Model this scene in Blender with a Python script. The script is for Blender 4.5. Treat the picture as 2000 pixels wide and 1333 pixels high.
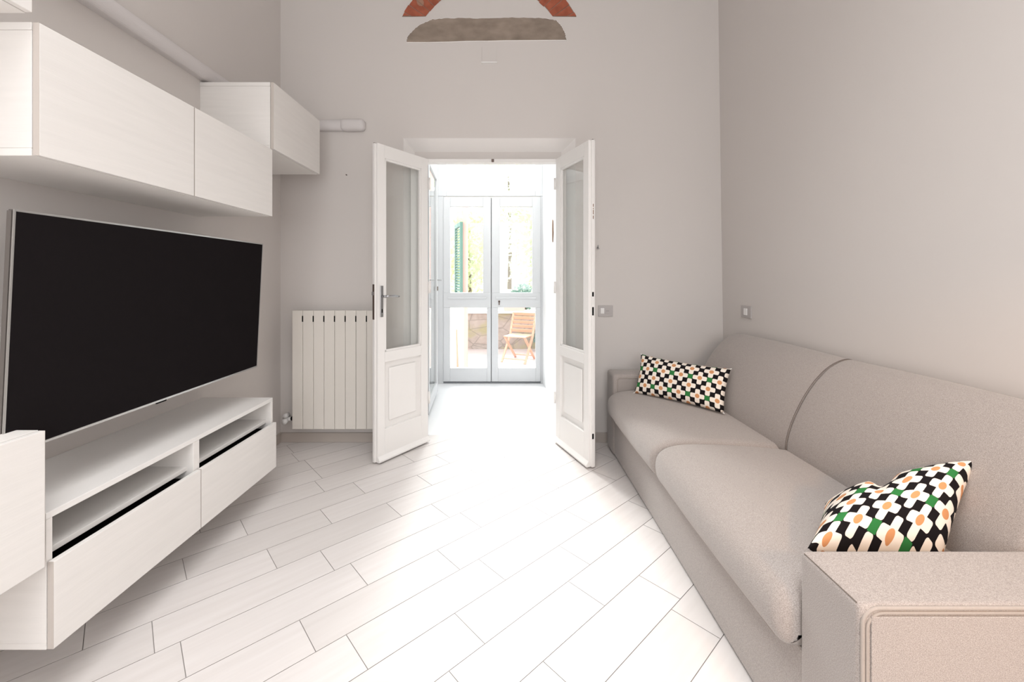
import bpy, bmesh, math, random
from mathutils import Vector, Matrix
random.seed(7)
for o in list(bpy.data.objects): bpy.data.objects.remove(o)
scene = bpy.context.scene
COL = scene.collection

# ---------------------------------------------------------------- camera
F, CX, CY, EYE = 825.58, 989.64, 542.62, 1.2704
cam = bpy.data.cameras.new('camera'); camo = bpy.data.objects.new('camera', cam); COL.objects.link(camo)
cam.sensor_fit = 'HORIZONTAL'; cam.sensor_width = 36; cam.lens = 36 * F / 2000
cam.shift_x = (1000 - CX) / 2000; cam.shift_y = (CY - 666.5) / 2000
cam.clip_start = 0.02; cam.clip_end = 200
camo.location = (0, 0, EYE); camo.rotation_euler = (math.pi / 2, 0, 0)
scene.camera = camo

# ---------------------------------------------------------------- light and exposure
scene.view_settings.view_transform = 'Standard'; scene.view_settings.look = 'None'
scene.view_settings.gamma = 1; scene.view_settings.exposure = 0.0
try: scene.view_settings.use_curve_mapping = False
except Exception: pass
world = bpy.data.worlds.new('sky'); scene.world = world; world.use_nodes = True
bg = world.node_tree.nodes['Background']; bg.inputs[0].default_value = (0.93, 0.97, 1, 1); bg.inputs[1].default_value = 3.2

def lamp(name, kind, loc, energy, color, target=None, size=1, size_y=None, angle=None):
    l = bpy.data.lights.new(name, kind); o = bpy.data.objects.new(name, l); COL.objects.link(o)
    l.energy = energy; l.color = color; o.location = loc
    if kind == 'AREA':
        l.shape = 'RECTANGLE'; l.size = size; l.size_y = size_y or size
    elif kind == 'SUN': l.angle = angle
    else: l.shadow_soft_size = size
    if target is not None:
        d = Vector(target) - Vector(loc); o.rotation_euler = d.to_track_quat('-Z', 'Y').to_euler()
    return o
lamp('sun', 'SUN', (-2.2, 12, 9), 10.5, (1, .995, .985), target=(0, 2.2, 0.2), angle=math.radians(28))
lamp('rear_fill', 'AREA', (0.2, -2.4, 1.9), 70, (.94, .975, 1), target=(-0.2, 3.2, 1.3), size=2.6, size_y=2.0)  # added interior fill behind the viewpoint; the rear wall has no window
cl = lamp('ceiling_fill', 'AREA', (0.0, -0.1, 3.9), 66, (.985, .985, .99), target=(0, -0.1, 0), size=2.4)  # unseen soft fill added overhead to brighten the near half of the room
cl.data.spread = math.radians(112)
sp = lamp('reading_lamp_light', 'SPOT', (0.9, -0.7, 1.7), 66, (1, .52, .2), target=(1.5, 1.0, 0.35), size=0.08)
sp.data.spot_size = math.radians(58); sp.data.spot_blend = .7

# ---------------------------------------------------------------- materials
def lin(c):
    return tuple(((v / 255) / 12.92 if v / 255 <= .04045 else ((v / 255 + .055) / 1.055) ** 2.4) for v in c) + (1,)
class NT:
    def __init__(s, name):
        s.m = bpy.data.materials.new(name); s.m.use_nodes = True; s.t = s.m.node_tree; s.n = s.t.nodes; s.l = s.t.links
        s.b = s.n['Principled BSDF']; s.out = s.n['Material Output']
    def node(s, typ, **kw):
        n = s.n.new(typ)
        for k, v in kw.items():
            if k in n.inputs.keys(): s.set(n.inputs[k], v)
            else: setattr(n, k, v)
        return n
    def set(s, inp, v):
        if hasattr(v, 'is_output'): s.l.new(v, inp)
        else: inp.default_value = v
    def math(s, op, a, b=None, c=None):
        n = s.n.new('ShaderNodeMath'); n.operation = op
        s.set(n.inputs[0], a)
        if b is not None: s.set(n.inputs[1], b)
        if c is not None: s.set(n.inputs[2], c)
        return n.outputs[0]
    def mix(s, f, a, b):
        n = s.n.new('ShaderNodeMix'); n.data_type = 'RGBA'
        s.set(n.inputs[0], f); s.set(n.inputs[6], a); s.set(n.inputs[7], b)
        return n.outputs[2]
def coords(t, scale=(1, 1, 1), rot=(0, 0, 0), src='Object'):
    tc = t.node('ShaderNodeTexCoord'); mp = t.node('ShaderNodeMapping')
    mp.inputs['Scale'].default_value = scale; mp.inputs['Rotation'].default_value = rot
    t.l.new(tc.outputs[src], mp.inputs[0]); return mp.outputs[0]
def plain(name, rgb, rough=.5, metal=0, spec=.5, var=.0, nscale=6, bump=0, bscale=80, sc=(1, 1, 1), sheen=0):
    t = NT(name); c = lin(rgb)
    t.b.inputs['Roughness'].default_value = rough; t.b.inputs['Metallic'].default_value = metal
    t.b.inputs['Specular IOR Level'].default_value = spec
    t.b.inputs['Base Color'].default_value = c
    if sheen: t.b.inputs['Sheen Weight'].default_value = sheen
    if var or bump:
        co = coords(t, sc)
    if var:
        nz = t.node('ShaderNodeTexNoise', Scale=nscale, Detail=5.0, Vector=co)
        a = tuple(max(0, x * (1 - var)) for x in c[:3]) + (1,); b = tuple(min(1, x * (1 + var)) for x in c[:3]) + (1,)
        t.set(t.b.inputs['Base Color'], t.mix(nz.outputs[0], a, b))
    if bump:
        nb = t.node('ShaderNodeTexNoise', Scale=bscale, Detail=3.0, Vector=co)
        bp = t.node('ShaderNodeBump', Strength=bump, Distance=.002, Height=nb.outputs[0])
        t.l.new(bp.outputs[0], t.b.inputs['Normal'])
    return t.m
M = {}
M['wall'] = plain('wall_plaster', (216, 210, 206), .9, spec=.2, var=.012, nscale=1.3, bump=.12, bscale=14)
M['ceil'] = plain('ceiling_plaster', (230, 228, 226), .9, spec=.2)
M['reveal'] = plain('lit_reveal_and_rim_plaster', (240, 236, 233), .85, spec=.2)  # lighter than the wall: floor-bounced light on the door reveal painted in
M['sunwall'] = plain('sunroom_plaster', (240, 240, 240), .85, spec=.2)
M['suntile'] = plain('sunroom_tile', (236, 236, 237), .4, var=.02, nscale=3)
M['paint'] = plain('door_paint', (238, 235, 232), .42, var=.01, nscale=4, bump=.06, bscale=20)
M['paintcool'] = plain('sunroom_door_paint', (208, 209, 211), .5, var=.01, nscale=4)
M['cab'] = plain('whitewashed_oak', (232, 228, 224), .5, var=.05, nscale=4, sc=(1, 1, 14), bump=.12, bscale=14)
M['cabin'] = plain('white_melamine', (234, 231, 228), .45, var=.01)
M['band'] = plain('grey_edge_band', (196, 187, 180), .5)
M['dark'] = plain('shadow_gap_black', (14, 12, 12), .9, spec=.1)
M['screen'] = plain('tv_screen', (31, 28, 29), 1.0, spec=0.0)
M['silver'] = plain('brushed_silver', (190, 188, 186), .32, metal=.9)
M['tvback'] = plain('tv_grey_plastic', (96, 90, 86), .5)
M['metal'] = plain('satin_chrome', (170, 170, 172), .28, metal=1)
M['brass'] = plain('worn_steel', (110, 95, 88), .5, metal=.6)
M['rad'] = plain('radiator_enamel', (232, 226, 218), .35)
M['skirt'] = plain('skirting_tile', (190, 180, 172), .5, var=.03, nscale=8)
M['plate'] = plain('grey_plate', (186, 180, 178), .5)
M['white'] = plain('white_plastic', (240, 238, 236), .4)
M['pvc'] = plain('painted_conduit', (216, 211, 210), .6)
M['stone'] = plain('lintel_stone', (150, 136, 124), .9, spec=.1, var=.45, nscale=9, bump=.8, bscale=25, sc=(1, 1, 1.8))
M['wood'] = plain('teak_slats', (214, 160, 134), .6, var=.1, nscale=20)
M['redwood'] = plain('red_lacquer', (206, 120, 114), .5)
M['terra'] = plain('terracotta_plaster', (222, 178, 166), .9, var=.06)
M['whitewall'] = plain('white_render', (235, 230, 225), .9, var=.02)
M['shutter'] = plain('green_shutter_paint', (88, 126, 114), .5)
M['paving'] = plain('terrace_paving', (188, 172, 168), .9, var=.12, nscale=3)
M['bark'] = plain('tree_bark', (110, 92, 74), .9, var=.2)
M['brown'] = plain('brown_leather', (126, 92, 70), .7)
M['joint'] = plain('grey_seal', (120, 122, 126), .6)

# fabric of the sofa
t = NT('heather_grey_fabric'); co = coords(t)
n1 = t.node('ShaderNodeTexNoise', Scale=520.0, Detail=4.0, Vector=co); n2 = t.node('ShaderNodeTexNoise', Scale=1500.0, Detail=2.0, Vector=co)
n3 = t.node('ShaderNodeTexNoise', Scale=2.5, Detail=3.0, Vector=co)
f = t.math('ADD', t.math('MULTIPLY', n1.outputs[0], .6), t.math('MULTIPLY', n2.outputs[0], .4))
f = t.node('ShaderNodeMapRange', Value=f); f.inputs[1].default_value = .35; f.inputs[2].default_value = .65
c = t.mix(f.outputs[0], lin((126, 118, 113)), lin((190, 181, 176)))
c = t.mix(t.math('MULTIPLY', n3.outputs[0], .12), c, lin((186, 176, 168)))
t.set(t.b.inputs['Base Color'], c); t.b.inputs['Roughness'].default_value = .95; t.b.inputs['Specular IOR Level'].default_value = .15
t.b.inputs['Sheen Weight'].default_value = .25
bp = t.node('ShaderNodeBump', Strength=.35, Distance=.001, Height=n1.outputs[0]); t.l.new(bp.outputs[0], t.b.inputs['Normal'])
M['fabric'] = t.m
M['pipe'] = plain('piping_fabric', (166, 157, 150), .95, spec=.1, var=.08, nscale=300)
M['seam'] = plain('seam_thread', (116, 106, 100), .95, spec=.1)

# printed cushion fabric: white four-petal flowers, tan dots, black and green squares
def print_fabric():
    t = NT('printed_cushion_fabric')
    uv = t.node('ShaderNodeUVMap'); sp = t.node('ShaderNodeSeparateXYZ'); t.l.new(uv.outputs[0], sp.inputs[0])
    x, y = sp.outputs[0], sp.outputs[1]
    m = t.math
    def cent(v, off):            # distance to the nearest multiple of 4, after shifting by off
        return m('ABSOLUTE', m('SUBTRACT', m('FLOORED_MODULO', m('ADD', v, off + 2), 4), 2))
    def rbox(dx, dy, hx, hy, r):
        qx = m('SUBTRACT', dx, hx - r); qy = m('SUBTRACT', dy, hy - r)
        ax = m('MAXIMUM', qx, 0); ay = m('MAXIMUM', qy, 0)
        ln = m('SQRT', m('ADD', m('MULTIPLY', ax, ax), m('MULTIPLY', ay, ay)))
        return m('SUBTRACT', m('ADD', ln, m('MINIMUM', m('MAXIMUM', qx, qy), 0)), r)
    d = []; dots = []
    for off in (0, 2):
        dx, dy = cent(x, off), cent(y, off)
        d.append(m('MINIMUM', rbox(dx, dy, 1.46, .49, .26), rbox(dx, dy, .49, 1.46, .26)))
        dots.append(m('SQRT', m('ADD', m('MULTIPLY', dx, dx), m('MULTIPLY', dy, dy))))
    plus = m('MINIMUM', d[0], d[1]); dot = m('MINIMUM', dots[0], dots[1])
    green = rbox(cent(x, 2), cent(y, 0), .52, .52, .06)
    wh = m('LESS_THAN', plus, 0); gr = m('LESS_THAN', green, 0); dt = m('LESS_THAN', dot, .46)
    c = t.mix(gr, lin((24, 20, 22)), lin((48, 118, 62)))
    c = t.mix(wh, c, lin((240, 230, 218)))
    c = t.mix(dt, c, lin((206, 146, 100)))
    t.set(t.b.inputs['Base Color'], c); t.b.inputs['Roughness'].default_value = .85; t.b.inputs['Specular IOR Level'].default_value = .15
    return t.m
M['print'] = print_fabric()

# floor planks
PTH, PV0, PW, PL = 0.73813, 0.050655, 0.180637, 0.6
t = NT('whitewashed_wood_look_tile'); co = coords(t, (1, 1, 1), (0, 0, -PTH))
mp = t.node('ShaderNodeMapping'); mp.inputs['Scale'].default_value = (1.2, 16, 1); t.l.new(co, mp.inputs[0])
n1 = t.node('ShaderNodeTexNoise', Scale=2.2, Detail=6.0, Vector=mp.outputs[0])
at = t.node('ShaderNodeAttribute'); at.attribute_name = 'tone'
c = t.mix(n1.outputs[0], lin((214, 207, 203)), lin((234, 229, 227)))
c = t.mix(t.math('MULTIPLY', at.outputs['Fac'], .35), c, lin((196, 190, 186)))
t.set(t.b.inputs['Base Color'], c); t.b.inputs['Roughness'].default_value = .42; t.b.inputs['Specular IOR Level'].default_value = .5
M['tile'] = t.m
M['grout'] = plain('grey_grout', (150, 144, 140), .9)

# brick of the relieving arch
t = NT('arch_brick'); co = coords(t)
n1 = t.node('ShaderNodeTexNoise', Scale=18.0, Detail=5.0, Vector=co)
n2 = t.node('ShaderNodeTexNoise', Scale=5.0, Detail=3.0, Vector=co)
c = t.mix(n1.outputs[0], lin((120, 60, 44)), lin((196, 112, 84)))
c = t.mix(t.math('GREATER_THAN', n2.outputs[0], .68), c, lin((168, 128, 108)))
t.set(t.b.inputs['Base Color'], c); t.b.inputs['Roughness'].default_value = .95
bp = t.node('ShaderNodeBump', Strength=.7, Distance=.004, Height=n1.outputs[0]); t.l.new(bp.outputs[0], t.b.inputs['Normal'])
M['brick'] = t.m
# rubble stone of the garden wall
t = NT('rubble_stone'); co = coords(t, (1, 1, 1.5))
vo = t.node('ShaderNodeTexVoronoi', Scale=3.4, Vector=co); vo.feature = 'DISTANCE_TO_EDGE'
vc = t.node('ShaderNodeTexVoronoi', Scale=3.4, Vector=co)
n1 = t.node('ShaderNodeTexNoise', Scale=9.0, Detail=6.0, Vector=co); n2 = t.node('ShaderNodeTexNoise', Scale=2.2, Detail=4.0, Vector=co)
c = t.mix(n1.outputs[0], lin((104, 96, 90)), lin((190, 176, 166)))
c = t.mix(t.math('MULTIPLY', vc.outputs['Color'], .5), c, lin((176, 154, 142)))
mr = t.node('ShaderNodeMapRange', Value=n2.outputs[0]); mr.inputs[1].default_value = .5; mr.inputs[2].default_value = .62
c = t.mix(t.math('MULTIPLY', mr.outputs[0], .7), c, lin((150, 142, 96)))
mr = t.node('ShaderNodeMapRange', Value=vo.outputs[0]); mr.inputs[1].default_value = .06; mr.inputs[2].default_value = 0.0
c = t.mix(t.math('MULTIPLY', mr.outputs[0], .5), c, lin((96, 88, 84)))
t.set(t.b.inputs['Base Color'], c); t.b.inputs['Roughness'].default_value = .95
M['rubble'] = t.m
# leaves
def leaf_mat(name, rgb):
    t = NT(name); t.b.inputs['Base Color'].default_value = lin(rgb); t.b.inputs['Roughness'].default_value = .6
    tr = t.node('ShaderNodeBsdfTranslucent', Color=lin(rgb)); mx = t.node('ShaderNodeMixShader', Fac=.55)
    t.l.new(t.b.outputs[0], mx.inputs[1]); t.l.new(tr.outputs[0], mx.inputs[2]); t.l.new(mx.outputs[0], t.out.inputs[0]); return t.m
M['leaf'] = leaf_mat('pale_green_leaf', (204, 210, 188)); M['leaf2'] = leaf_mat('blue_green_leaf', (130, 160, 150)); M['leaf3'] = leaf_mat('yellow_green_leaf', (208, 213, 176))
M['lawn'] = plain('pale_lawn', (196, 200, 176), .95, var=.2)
# thin pane glass
t = NT('window_glass'); tr = t.node('ShaderNodeBsdfTransparent', Color=(.97, .98, .975, 1)); gl = t.node('ShaderNodeBsdfGlossy', Roughness=.01)
gm = t.node('ShaderNodeNewGeometry'); dp = t.n.new('ShaderNodeVectorMath'); dp.operation = 'DOT_PRODUCT'
t.l.new(gm.outputs['Normal'], dp.inputs[0]); t.l.new(gm.outputs['Incoming'], dp.inputs[1])
fr = t.math('ADD', .04, t.math('MULTIPLY', .9, t.math('POWER', t.math('SUBTRACT', 1, t.math('ABSOLUTE', dp.outputs['Value'])), 5)))
mx = t.node('ShaderNodeMixShader', Fac=fr)
t.l.new(tr.outputs[0], mx.inputs[1]); t.l.new(gl.outputs[0], mx.inputs[2]); t.l.new(mx.outputs[0], t.out.inputs[0])
M['glass'] = t.m

# ---------------------------------------------------------------- mesh helpers
def box(bm, x0, x1, y0, y1, z0, z1, bev=0, seg=2, mi=0):
    vs = [bm.verts.new((x, y, z)) for x in (x0, x1) for y in (y0, y1) for z in (z0, z1)]
    fs = [bm.faces.new([vs[i] for i in q]) for q in ((0, 1, 3, 2), (4, 6, 7, 5), (0, 4, 5, 1), (2, 3, 7, 6), (0, 2, 6, 4), (1, 5, 7, 3))]
    for f_ in fs: f_.material_index = mi
    if bev:
        es = list({e for f_ in fs for e in f_.edges})
        bmesh.ops.bevel(bm, geom=es, offset=bev, segments=seg, affect='EDGES', profile=.5)
def frustum(bm, p0, p1, w, d, up=Vector((0, 0, 1))):      # a bar of w x d section between two points
    p0, p1 = Vector(p0), Vector(p1); a = (p1 - p0).normalized()
    s = a.cross(up)
    if s.length < 1e-4: s = a.cross(Vector((0, 1, 0)))
    s.normalize(); u = s.cross(a)
    q = [bm.verts.new(p + s * sx * w / 2 + u * sy * d / 2) for p in (p0, p1) for sx, sy in ((-1, -1), (1, -1), (1, 1), (-1, 1))]
    for f_ in ((0, 1, 2, 3), (7, 6, 5, 4), (0, 4, 5, 1), (1, 5, 6, 2), (2, 6, 7, 3), (3, 7, 4, 0)): bm.faces.new([q[i] for i in f_])
def tube(bm, pts, r, n=10, closed=False):
    pts = [Vector(p) for p in pts]; rings = []; N = len(pts)
    prev = None
    for i, p in enumerate(pts):
        a = (pts[(i + 1) % N] if (closed or i < N - 1) else p) - (pts[i - 1] if (closed or i > 0) else p)
        a.normalize()
        if prev is None:
            s = a.orthogonal().normalized()
        else:
            s = prev - a * prev.dot(a); s.normalize()
        prev = s; u = a.cross(s)
        rr = r[i] if isinstance(r, (list, tuple)) else r
        rings.append([bm.verts.new(p + (s * math.cos(k * 2 * math.pi / n) + u * math.sin(k * 2 * math.pi / n)) * rr) for k in range(n)])
    for i in range(N if closed else N - 1):
        A, B = rings[i], rings[(i + 1) % N]
        for k in range(n): bm.faces.new((A[k], A[(k + 1) % n], B[(k + 1) % n], B[k]))
    if not closed: bm.faces.new(rings[0][::-1]); bm.faces.new(rings[-1])
def prism(bm, pts, axis, a, b):       # polygon (2D) extruded along an axis
    def P(u, v, w): return {'y': (u, w, v), 'x': (w, u, v), 'z': (u, v, w)}[axis]
    A = [bm.verts.new(P(u, v, a)) for u, v in pts]; B = [bm.verts.new(P(u, v, b)) for u, v in pts]; n = len(pts)
    bm.faces.new(A); bm.faces.new(B[::-1])
    for i in range(n): bm.faces.new((A[i], B[i], B[(i + 1) % n], A[(i + 1) % n]))
def obj(name, bm, mat, parent=None, smooth=False):
    me = bpy.data.meshes.new(name); bmesh.ops.recalc_face_normals(bm, faces=bm.faces); bm.to_mesh(me); bm.free()
    for m_ in (mat if isinstance(mat, (list, tuple)) else [mat]): me.materials.append(M[m_])
    if smooth:
        for p in me.polygons: p.use_smooth = True
    o = bpy.data.objects.new(name, me); COL.objects.link(o)
    if parent: o.parent = parent
    return o
def B(): return bmesh.new()
def tag(o, label, cat, group=None, kind=None):
    o['label'] = label; o['category'] = cat
    if group: o['group'] = group
    if kind: o['kind'] = kind
    return o
def thing(name, label, cat, loc=(0, 0, 0), rz=0, group=None, kind=None):
    o = bpy.data.objects.new(name, None); COL.objects.link(o); o.empty_display_size = .1
    o.location = loc; o.rotation_euler = (0, 0, rz); return tag(o, label, cat, group, kind)
def off(o, root):       # mesh data given in world space, moved into the root's frame
    m_ = (Matrix.Translation(root.location) @ root.rotation_euler.to_matrix().to_4x4()).inverted()
    o.data.transform(m_); return o
def wobj(name, bm, mat, root, smooth=False): return off(obj(name, bm, mat, root, smooth), root)
def subobj(name, bm, mat, part, root, smooth=False): return off(obj(name, bm, mat, part, smooth), root)
def soft(bm, x0, x1, y0, y1, z0, z1, r, bulge=(0, 0, 0), n=14, mi=0):   # rounded, slightly swollen cushion block
    c = Vector(((x0 + x1) / 2, (y0 + y1) / 2, (z0 + z1) / 2)); h = Vector(((x1 - x0) / 2, (y1 - y0) / 2, (z1 - z0) / 2))
    r = min(r, *h)
    vd = {}
    def V(p):
        k = tuple(round(v, 5) for v in p)
        if k not in vd:
            q = Vector(p)     # cube coords -1..1, warp so samples gather at the rim
            w = Vector([math.copysign(abs(math.sin(v * math.pi / 2)) ** .8, v) for v in q])
            P = Vector([w[i] * h[i] for i in range(3)])
            core = Vector([max(-h[i] + r, min(h[i] - r, P[i])) for i in range(3)])
            d = P - core
            if d.length > 1e-9: P = core + d.normalized() * r
            elif True: P = P
            # swelling
            g = [math.cos(w[i] * math.pi / 2) for i in range(3)]
            P.x += math.copysign(1, w.x) * abs(w.x) ** 3 * bulge[0] * g[1] ** .5 * max(g[2], 0) ** .5
            P.y += math.copysign(1, w.y) * abs(w.y) ** 3 * bulge[1] * g[0] ** .5 * max(g[2], 0) ** .5
            P.z += math.copysign(1, w.z) * abs(w.z) ** 3 * bulge[2] * max(g[0], 0) ** .5 * max(g[1], 0) ** .5
            vd[k] = bm.verts.new(c + P)
        return vd[k]
    for ax in range(3):
        for s in (-1, 1):
            for i in range(n):
                for j in range(n):
                    q = []
                    for a, b in ((i, j), (i + 1, j), (i + 1, j + 1), (i, j + 1)):
                        p = [0, 0, 0]; p[ax] = s; p[(ax + 1) % 3] = -1 + 2 * a / n; p[(ax + 2) % 3] = -1 + 2 * b / n
                        q.append(V(p))
                    f_ = bm.faces.new(q); f_.material_index = mi

# ================================================================ THE SETTING
LX, BY, RY = -1.75, 3.27, -2.6          # left wall, back wall, rear wall
H = 3.95
def rx(z): return 1.6857 - 0.01425 * z  # right wall leans in a little
def structure(name, bm, mat, label, cat):
    return tag(obj(name, bm, mat), label, cat, kind='structure')

# floor: each plank a face block above a grout bed
bm = B(); box(bm, LX - .1, 1.8, RY - .1, 3.41, -.12, -.0015, mi=1)
D = Vector((math.cos(PTH), math.sin(PTH))); N2 = Vector((-D.y, D.x))
uoff = {3: 1.555, 4: 1.63, 5: 1.38, 6: .93, 7: .589, 8: .486, 9: .15, 10: .081, 11: .5, 12: .201, 13: .458, 14: .888}
layer = bm.faces.layers.float.new('tone_f')
tones = []
def clip(poly, nx, ny, c):
    out = []
    for i in range(len(poly)):
        a, b = poly[i], poly[(i + 1) % len(poly)]; da = a[0] * nx + a[1] * ny - c; db = b[0] * nx + b[1] * ny - c
        if da <= 0: out.append(a)
        if da * db < 0:
            s = da / (da - db); out.append((a[0] + (b[0] - a[0]) * s, a[1] + (b[1] - a[1]) * s))
    return out
g = .0013
for row in range(-28, 26):
    u0 = uoff.get(row, random.random() * .6)
    for k in range(-9, 9):
        ua, ub = u0 + k * PL + g, u0 + (k + 1) * PL - g
        va, vb = PV0 + row * PW + g, PV0 + (row + 1) * PW - g
        poly = [tuple(D * u + N2 * v) for u, v in ((ua, va), (ub, va), (ub, vb), (ua, vb))]
        for (nx, ny, c_) in ((-1, 0, -LX), (1, 0, 1.69), (0, 1, 3.41), (0, -1, -RY)):
            poly = clip(poly, nx, ny, c_)
            if len(poly) < 3: break
        if len(poly) < 3: continue
        tn = random.random()
        top = [bm.verts.new((p[0], p[1], 0)) for p in poly]; bot = [bm.verts.new((p[0], p[1], -.004)) for p in poly]
        f_ = bm.faces.new(top); f_[layer] = tn
        for i in range(len(poly)):
            f2 = bm.faces.new((top[i], bot[i], bot[(i + 1) % len(poly)], top[(i + 1) % len(poly)])); f2.material_index = 1
vals = None
bm.faces.ensure_lookup_table(); bmesh.ops.recalc_face_normals(bm, faces=bm.faces)
vals = [f_[layer] for f_ in bm.faces]
fl = structure('floor', bm, ['tile', 'grout'], 'pale wood-look tile planks laid diagonally over the room floor', 'floor')
a_ = fl.data.attributes.new('tone', 'FLOAT', 'FACE')
for i, v in enumerate(vals): a_.data[i].value = v

bm = B(); box(bm, LX - .2, LX, RY - .2, BY + .36, -.12, H + .1)
structure('wall_left', bm, 'wall', 'light grey plastered wall behind the television and white cabinets', 'wall')
bm = B()
v = [bm.verts.new(p) for p in ((rx(-.12), RY - .2, -.12), (rx(-.12), BY + .3, -.12), (rx(H + .1), BY + .3, H + .1), (rx(H + .1), RY - .2, H + .1), (1.95, RY - .2, -.12), (1.95, BY + .3, -.12), (1.95, BY + .3, H + .1), (1.95, RY - .2, H + .1))]
for q in ((0, 1, 2, 3), (4, 7, 6, 5), (0, 4, 5, 1), (3, 2, 6, 7), (0, 3, 7, 4), (1, 5, 6, 2)): bm.faces.new([v[i] for i in q])
structure('wall_right', bm, 'wall', 'light grey plastered wall behind the sofa', 'wall')
# back wall with the door niche
NX0, NX1, NX1b, NZ, NB = -.799, .532, .465, 2.35, 3.63
bm = B(); box(bm, LX - .05, NX0, BY, NB, -.12, H + .1); box(bm, NX0, NX1, BY, NB, NZ, H + .1)
prism(bm, [(NX1, BY), (1.9, BY), (1.9, NB), (NX1b, NB)], 'z', -.12, H + .1)
structure('wall_back', bm, 'wall', 'grey plastered wall around the open double doors, with exposed stone and brick', 'wall')
bm = B(); box(bm, LX - .2, 1.95, RY - .2, RY, -.12, H + .1)
structure('wall_rear', bm, 'wall', 'plain plastered wall behind the viewpoint', 'wall')
bm = B(); box(bm, LX - .2, 1.95, RY - .2, NB, H, H + .15)
structure('ceiling', bm, 'ceil', 'white plastered ceiling above the frame', 'ceiling')
# splayed reveal above and beside the frame, and the lintel face behind it
YI = 3.372; IX0, IX1, IZ = (810 - CX) * YI / F, (1096 - CX) * YI / F, EYE - (297 - CY) * YI / F
bm = B()
O = [bm.verts.new(p) for p in ((NX0, BY, 0), (NX0, BY, NZ), (NX1, BY, NZ), (NX1, BY, 0))]
I_ = [bm.verts.new(p) for p in ((IX0, YI, 0), (IX0, YI, IZ), (IX1, YI, IZ), (IX1, YI, 0))]
Q = [bm.verts.new(p) for p in ((NX0 - .03, YI, 0), (NX0 - .03, YI, NZ + .03), (NX1 + .03, YI, NZ + .03), (NX1 + .03, YI, 0))]
for a in range(3): bm.faces.new((O[a], O[a + 1], I_[a + 1], I_[a])); bm.faces.new((I_[a], I_[a + 1], Q[a + 1], Q[a])); bm.faces.new((Q[a], Q[a + 1], O[a + 1], O[a]))
bm.faces.new((O[0], I_[0], Q[0])); bm.faces.new((O[3], Q[3], I_[3]))
structure('trim_4', bm, 'reveal', 'splayed plaster reveal, paled for floor-bounced light, around the top of the double door frame', 'trim')
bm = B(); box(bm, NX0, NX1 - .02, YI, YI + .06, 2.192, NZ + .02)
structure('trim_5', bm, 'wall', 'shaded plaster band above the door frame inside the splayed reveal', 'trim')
bm = B(); box(bm, NX0, .52, YI + .06, NB + .05, 2.30, 2.9)
structure('trim_7', bm, 'sunwall', 'white underside of the thick wall between room and sunroom', 'trim')
yf0, yf1 = BY + .008, BY + .075
bm = B(); box(bm, -.745, -.622, yf0, yf1, 0, 2.192, .003); box(bm, .398, .455, yf0, yf1, 0, 2.192, .003); box(bm, -.622, .398, yf0, yf1, 2.165, 2.192, .003)
fr = structure('trim_1', bm, 'paint', 'white painted door frame around the double doors', 'trim')
bm = B(); box(bm, -.118, -.098, yf0 - .006, yf0, 2.166, 2.19, .002); obj('catch_plate', bm, 'brass', fr)

def skirting(name, bmf, label):
    bm = B(); bmf(bm); return structure(name, bm, 'skirt', label, 'baseboard')
skirting('baseboard_left', lambda b: box(b, LX, LX + .012, RY, BY - .012, 0, .073, .002), 'beige tile skirting along the cabinet wall')
def _bb(b):
    box(b, LX, NX0 - .002, BY - .012, BY, 0, .073, .002); box(b, NX1 + .002, rx(0), BY - .012, BY, 0, .073, .002)
skirting('baseboard_back', _bb, 'beige tile skirting along the door wall, below the radiator')
skirting('baseboard_right', lambda b: box(b, rx(0) - .012, rx(0), RY, BY - .012, 0, .073, .002), 'beige tile skirting behind the sofa')

# ---- sunroom
SY = 5.08
bm = B(); box(bm, -1.0, 1.0, 3.41, SY + .05, -.12, -.001)
structure('trim_2', bm, 'suntile', 'bright white tiled floor of the sunroom beyond the double doors', 'floor')
bm = B(); prism(bm, [(.545, NB), (.75, NB), (.75, SY + .12), (.433, SY + .12), (.433, SY)], 'z', -.1, 2.9)
structure('wall_sunroom_right', bm, 'sunwall', 'white sunroom wall beyond the right door leaf', 'wall')
bm = B(); box(bm, -1.0, -.83, NB, SY + .12, -.1, 2.9)
structure('wall_sunroom_left', bm, 'sunwall', 'white sunroom wall beyond the left door leaf', 'wall')
k = SY / F
def fx(px): return (px - CX) * k
def fz(py): return EYE - (py - CY) * k
# glazed roof of the sunroom
root = thing('window_2', 'glazed roof over the white sunroom', 'window', (0, 4.3, 2.9), kind='structure')
bm = B()
box(bm, -1.0, .75, NB, NB + .06, 2.9, 2.95); box(bm, -1.0, .75, SY + .06, SY + .12, 2.9, 2.95); box(bm, -1.0, -.94, NB, SY + .1, 2.9, 2.95); box(bm, .69, .75, NB, SY + .1, 2.9, 2.95); box(bm, -.15, -.1, NB, SY + .1, 2.9, 2.95)
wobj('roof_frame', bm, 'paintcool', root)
bm = B(); box(bm, -.95, .7, NB + .05, SY + .07, 2.92, 2.926); wobj('pane', bm, 'glass', root)

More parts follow.
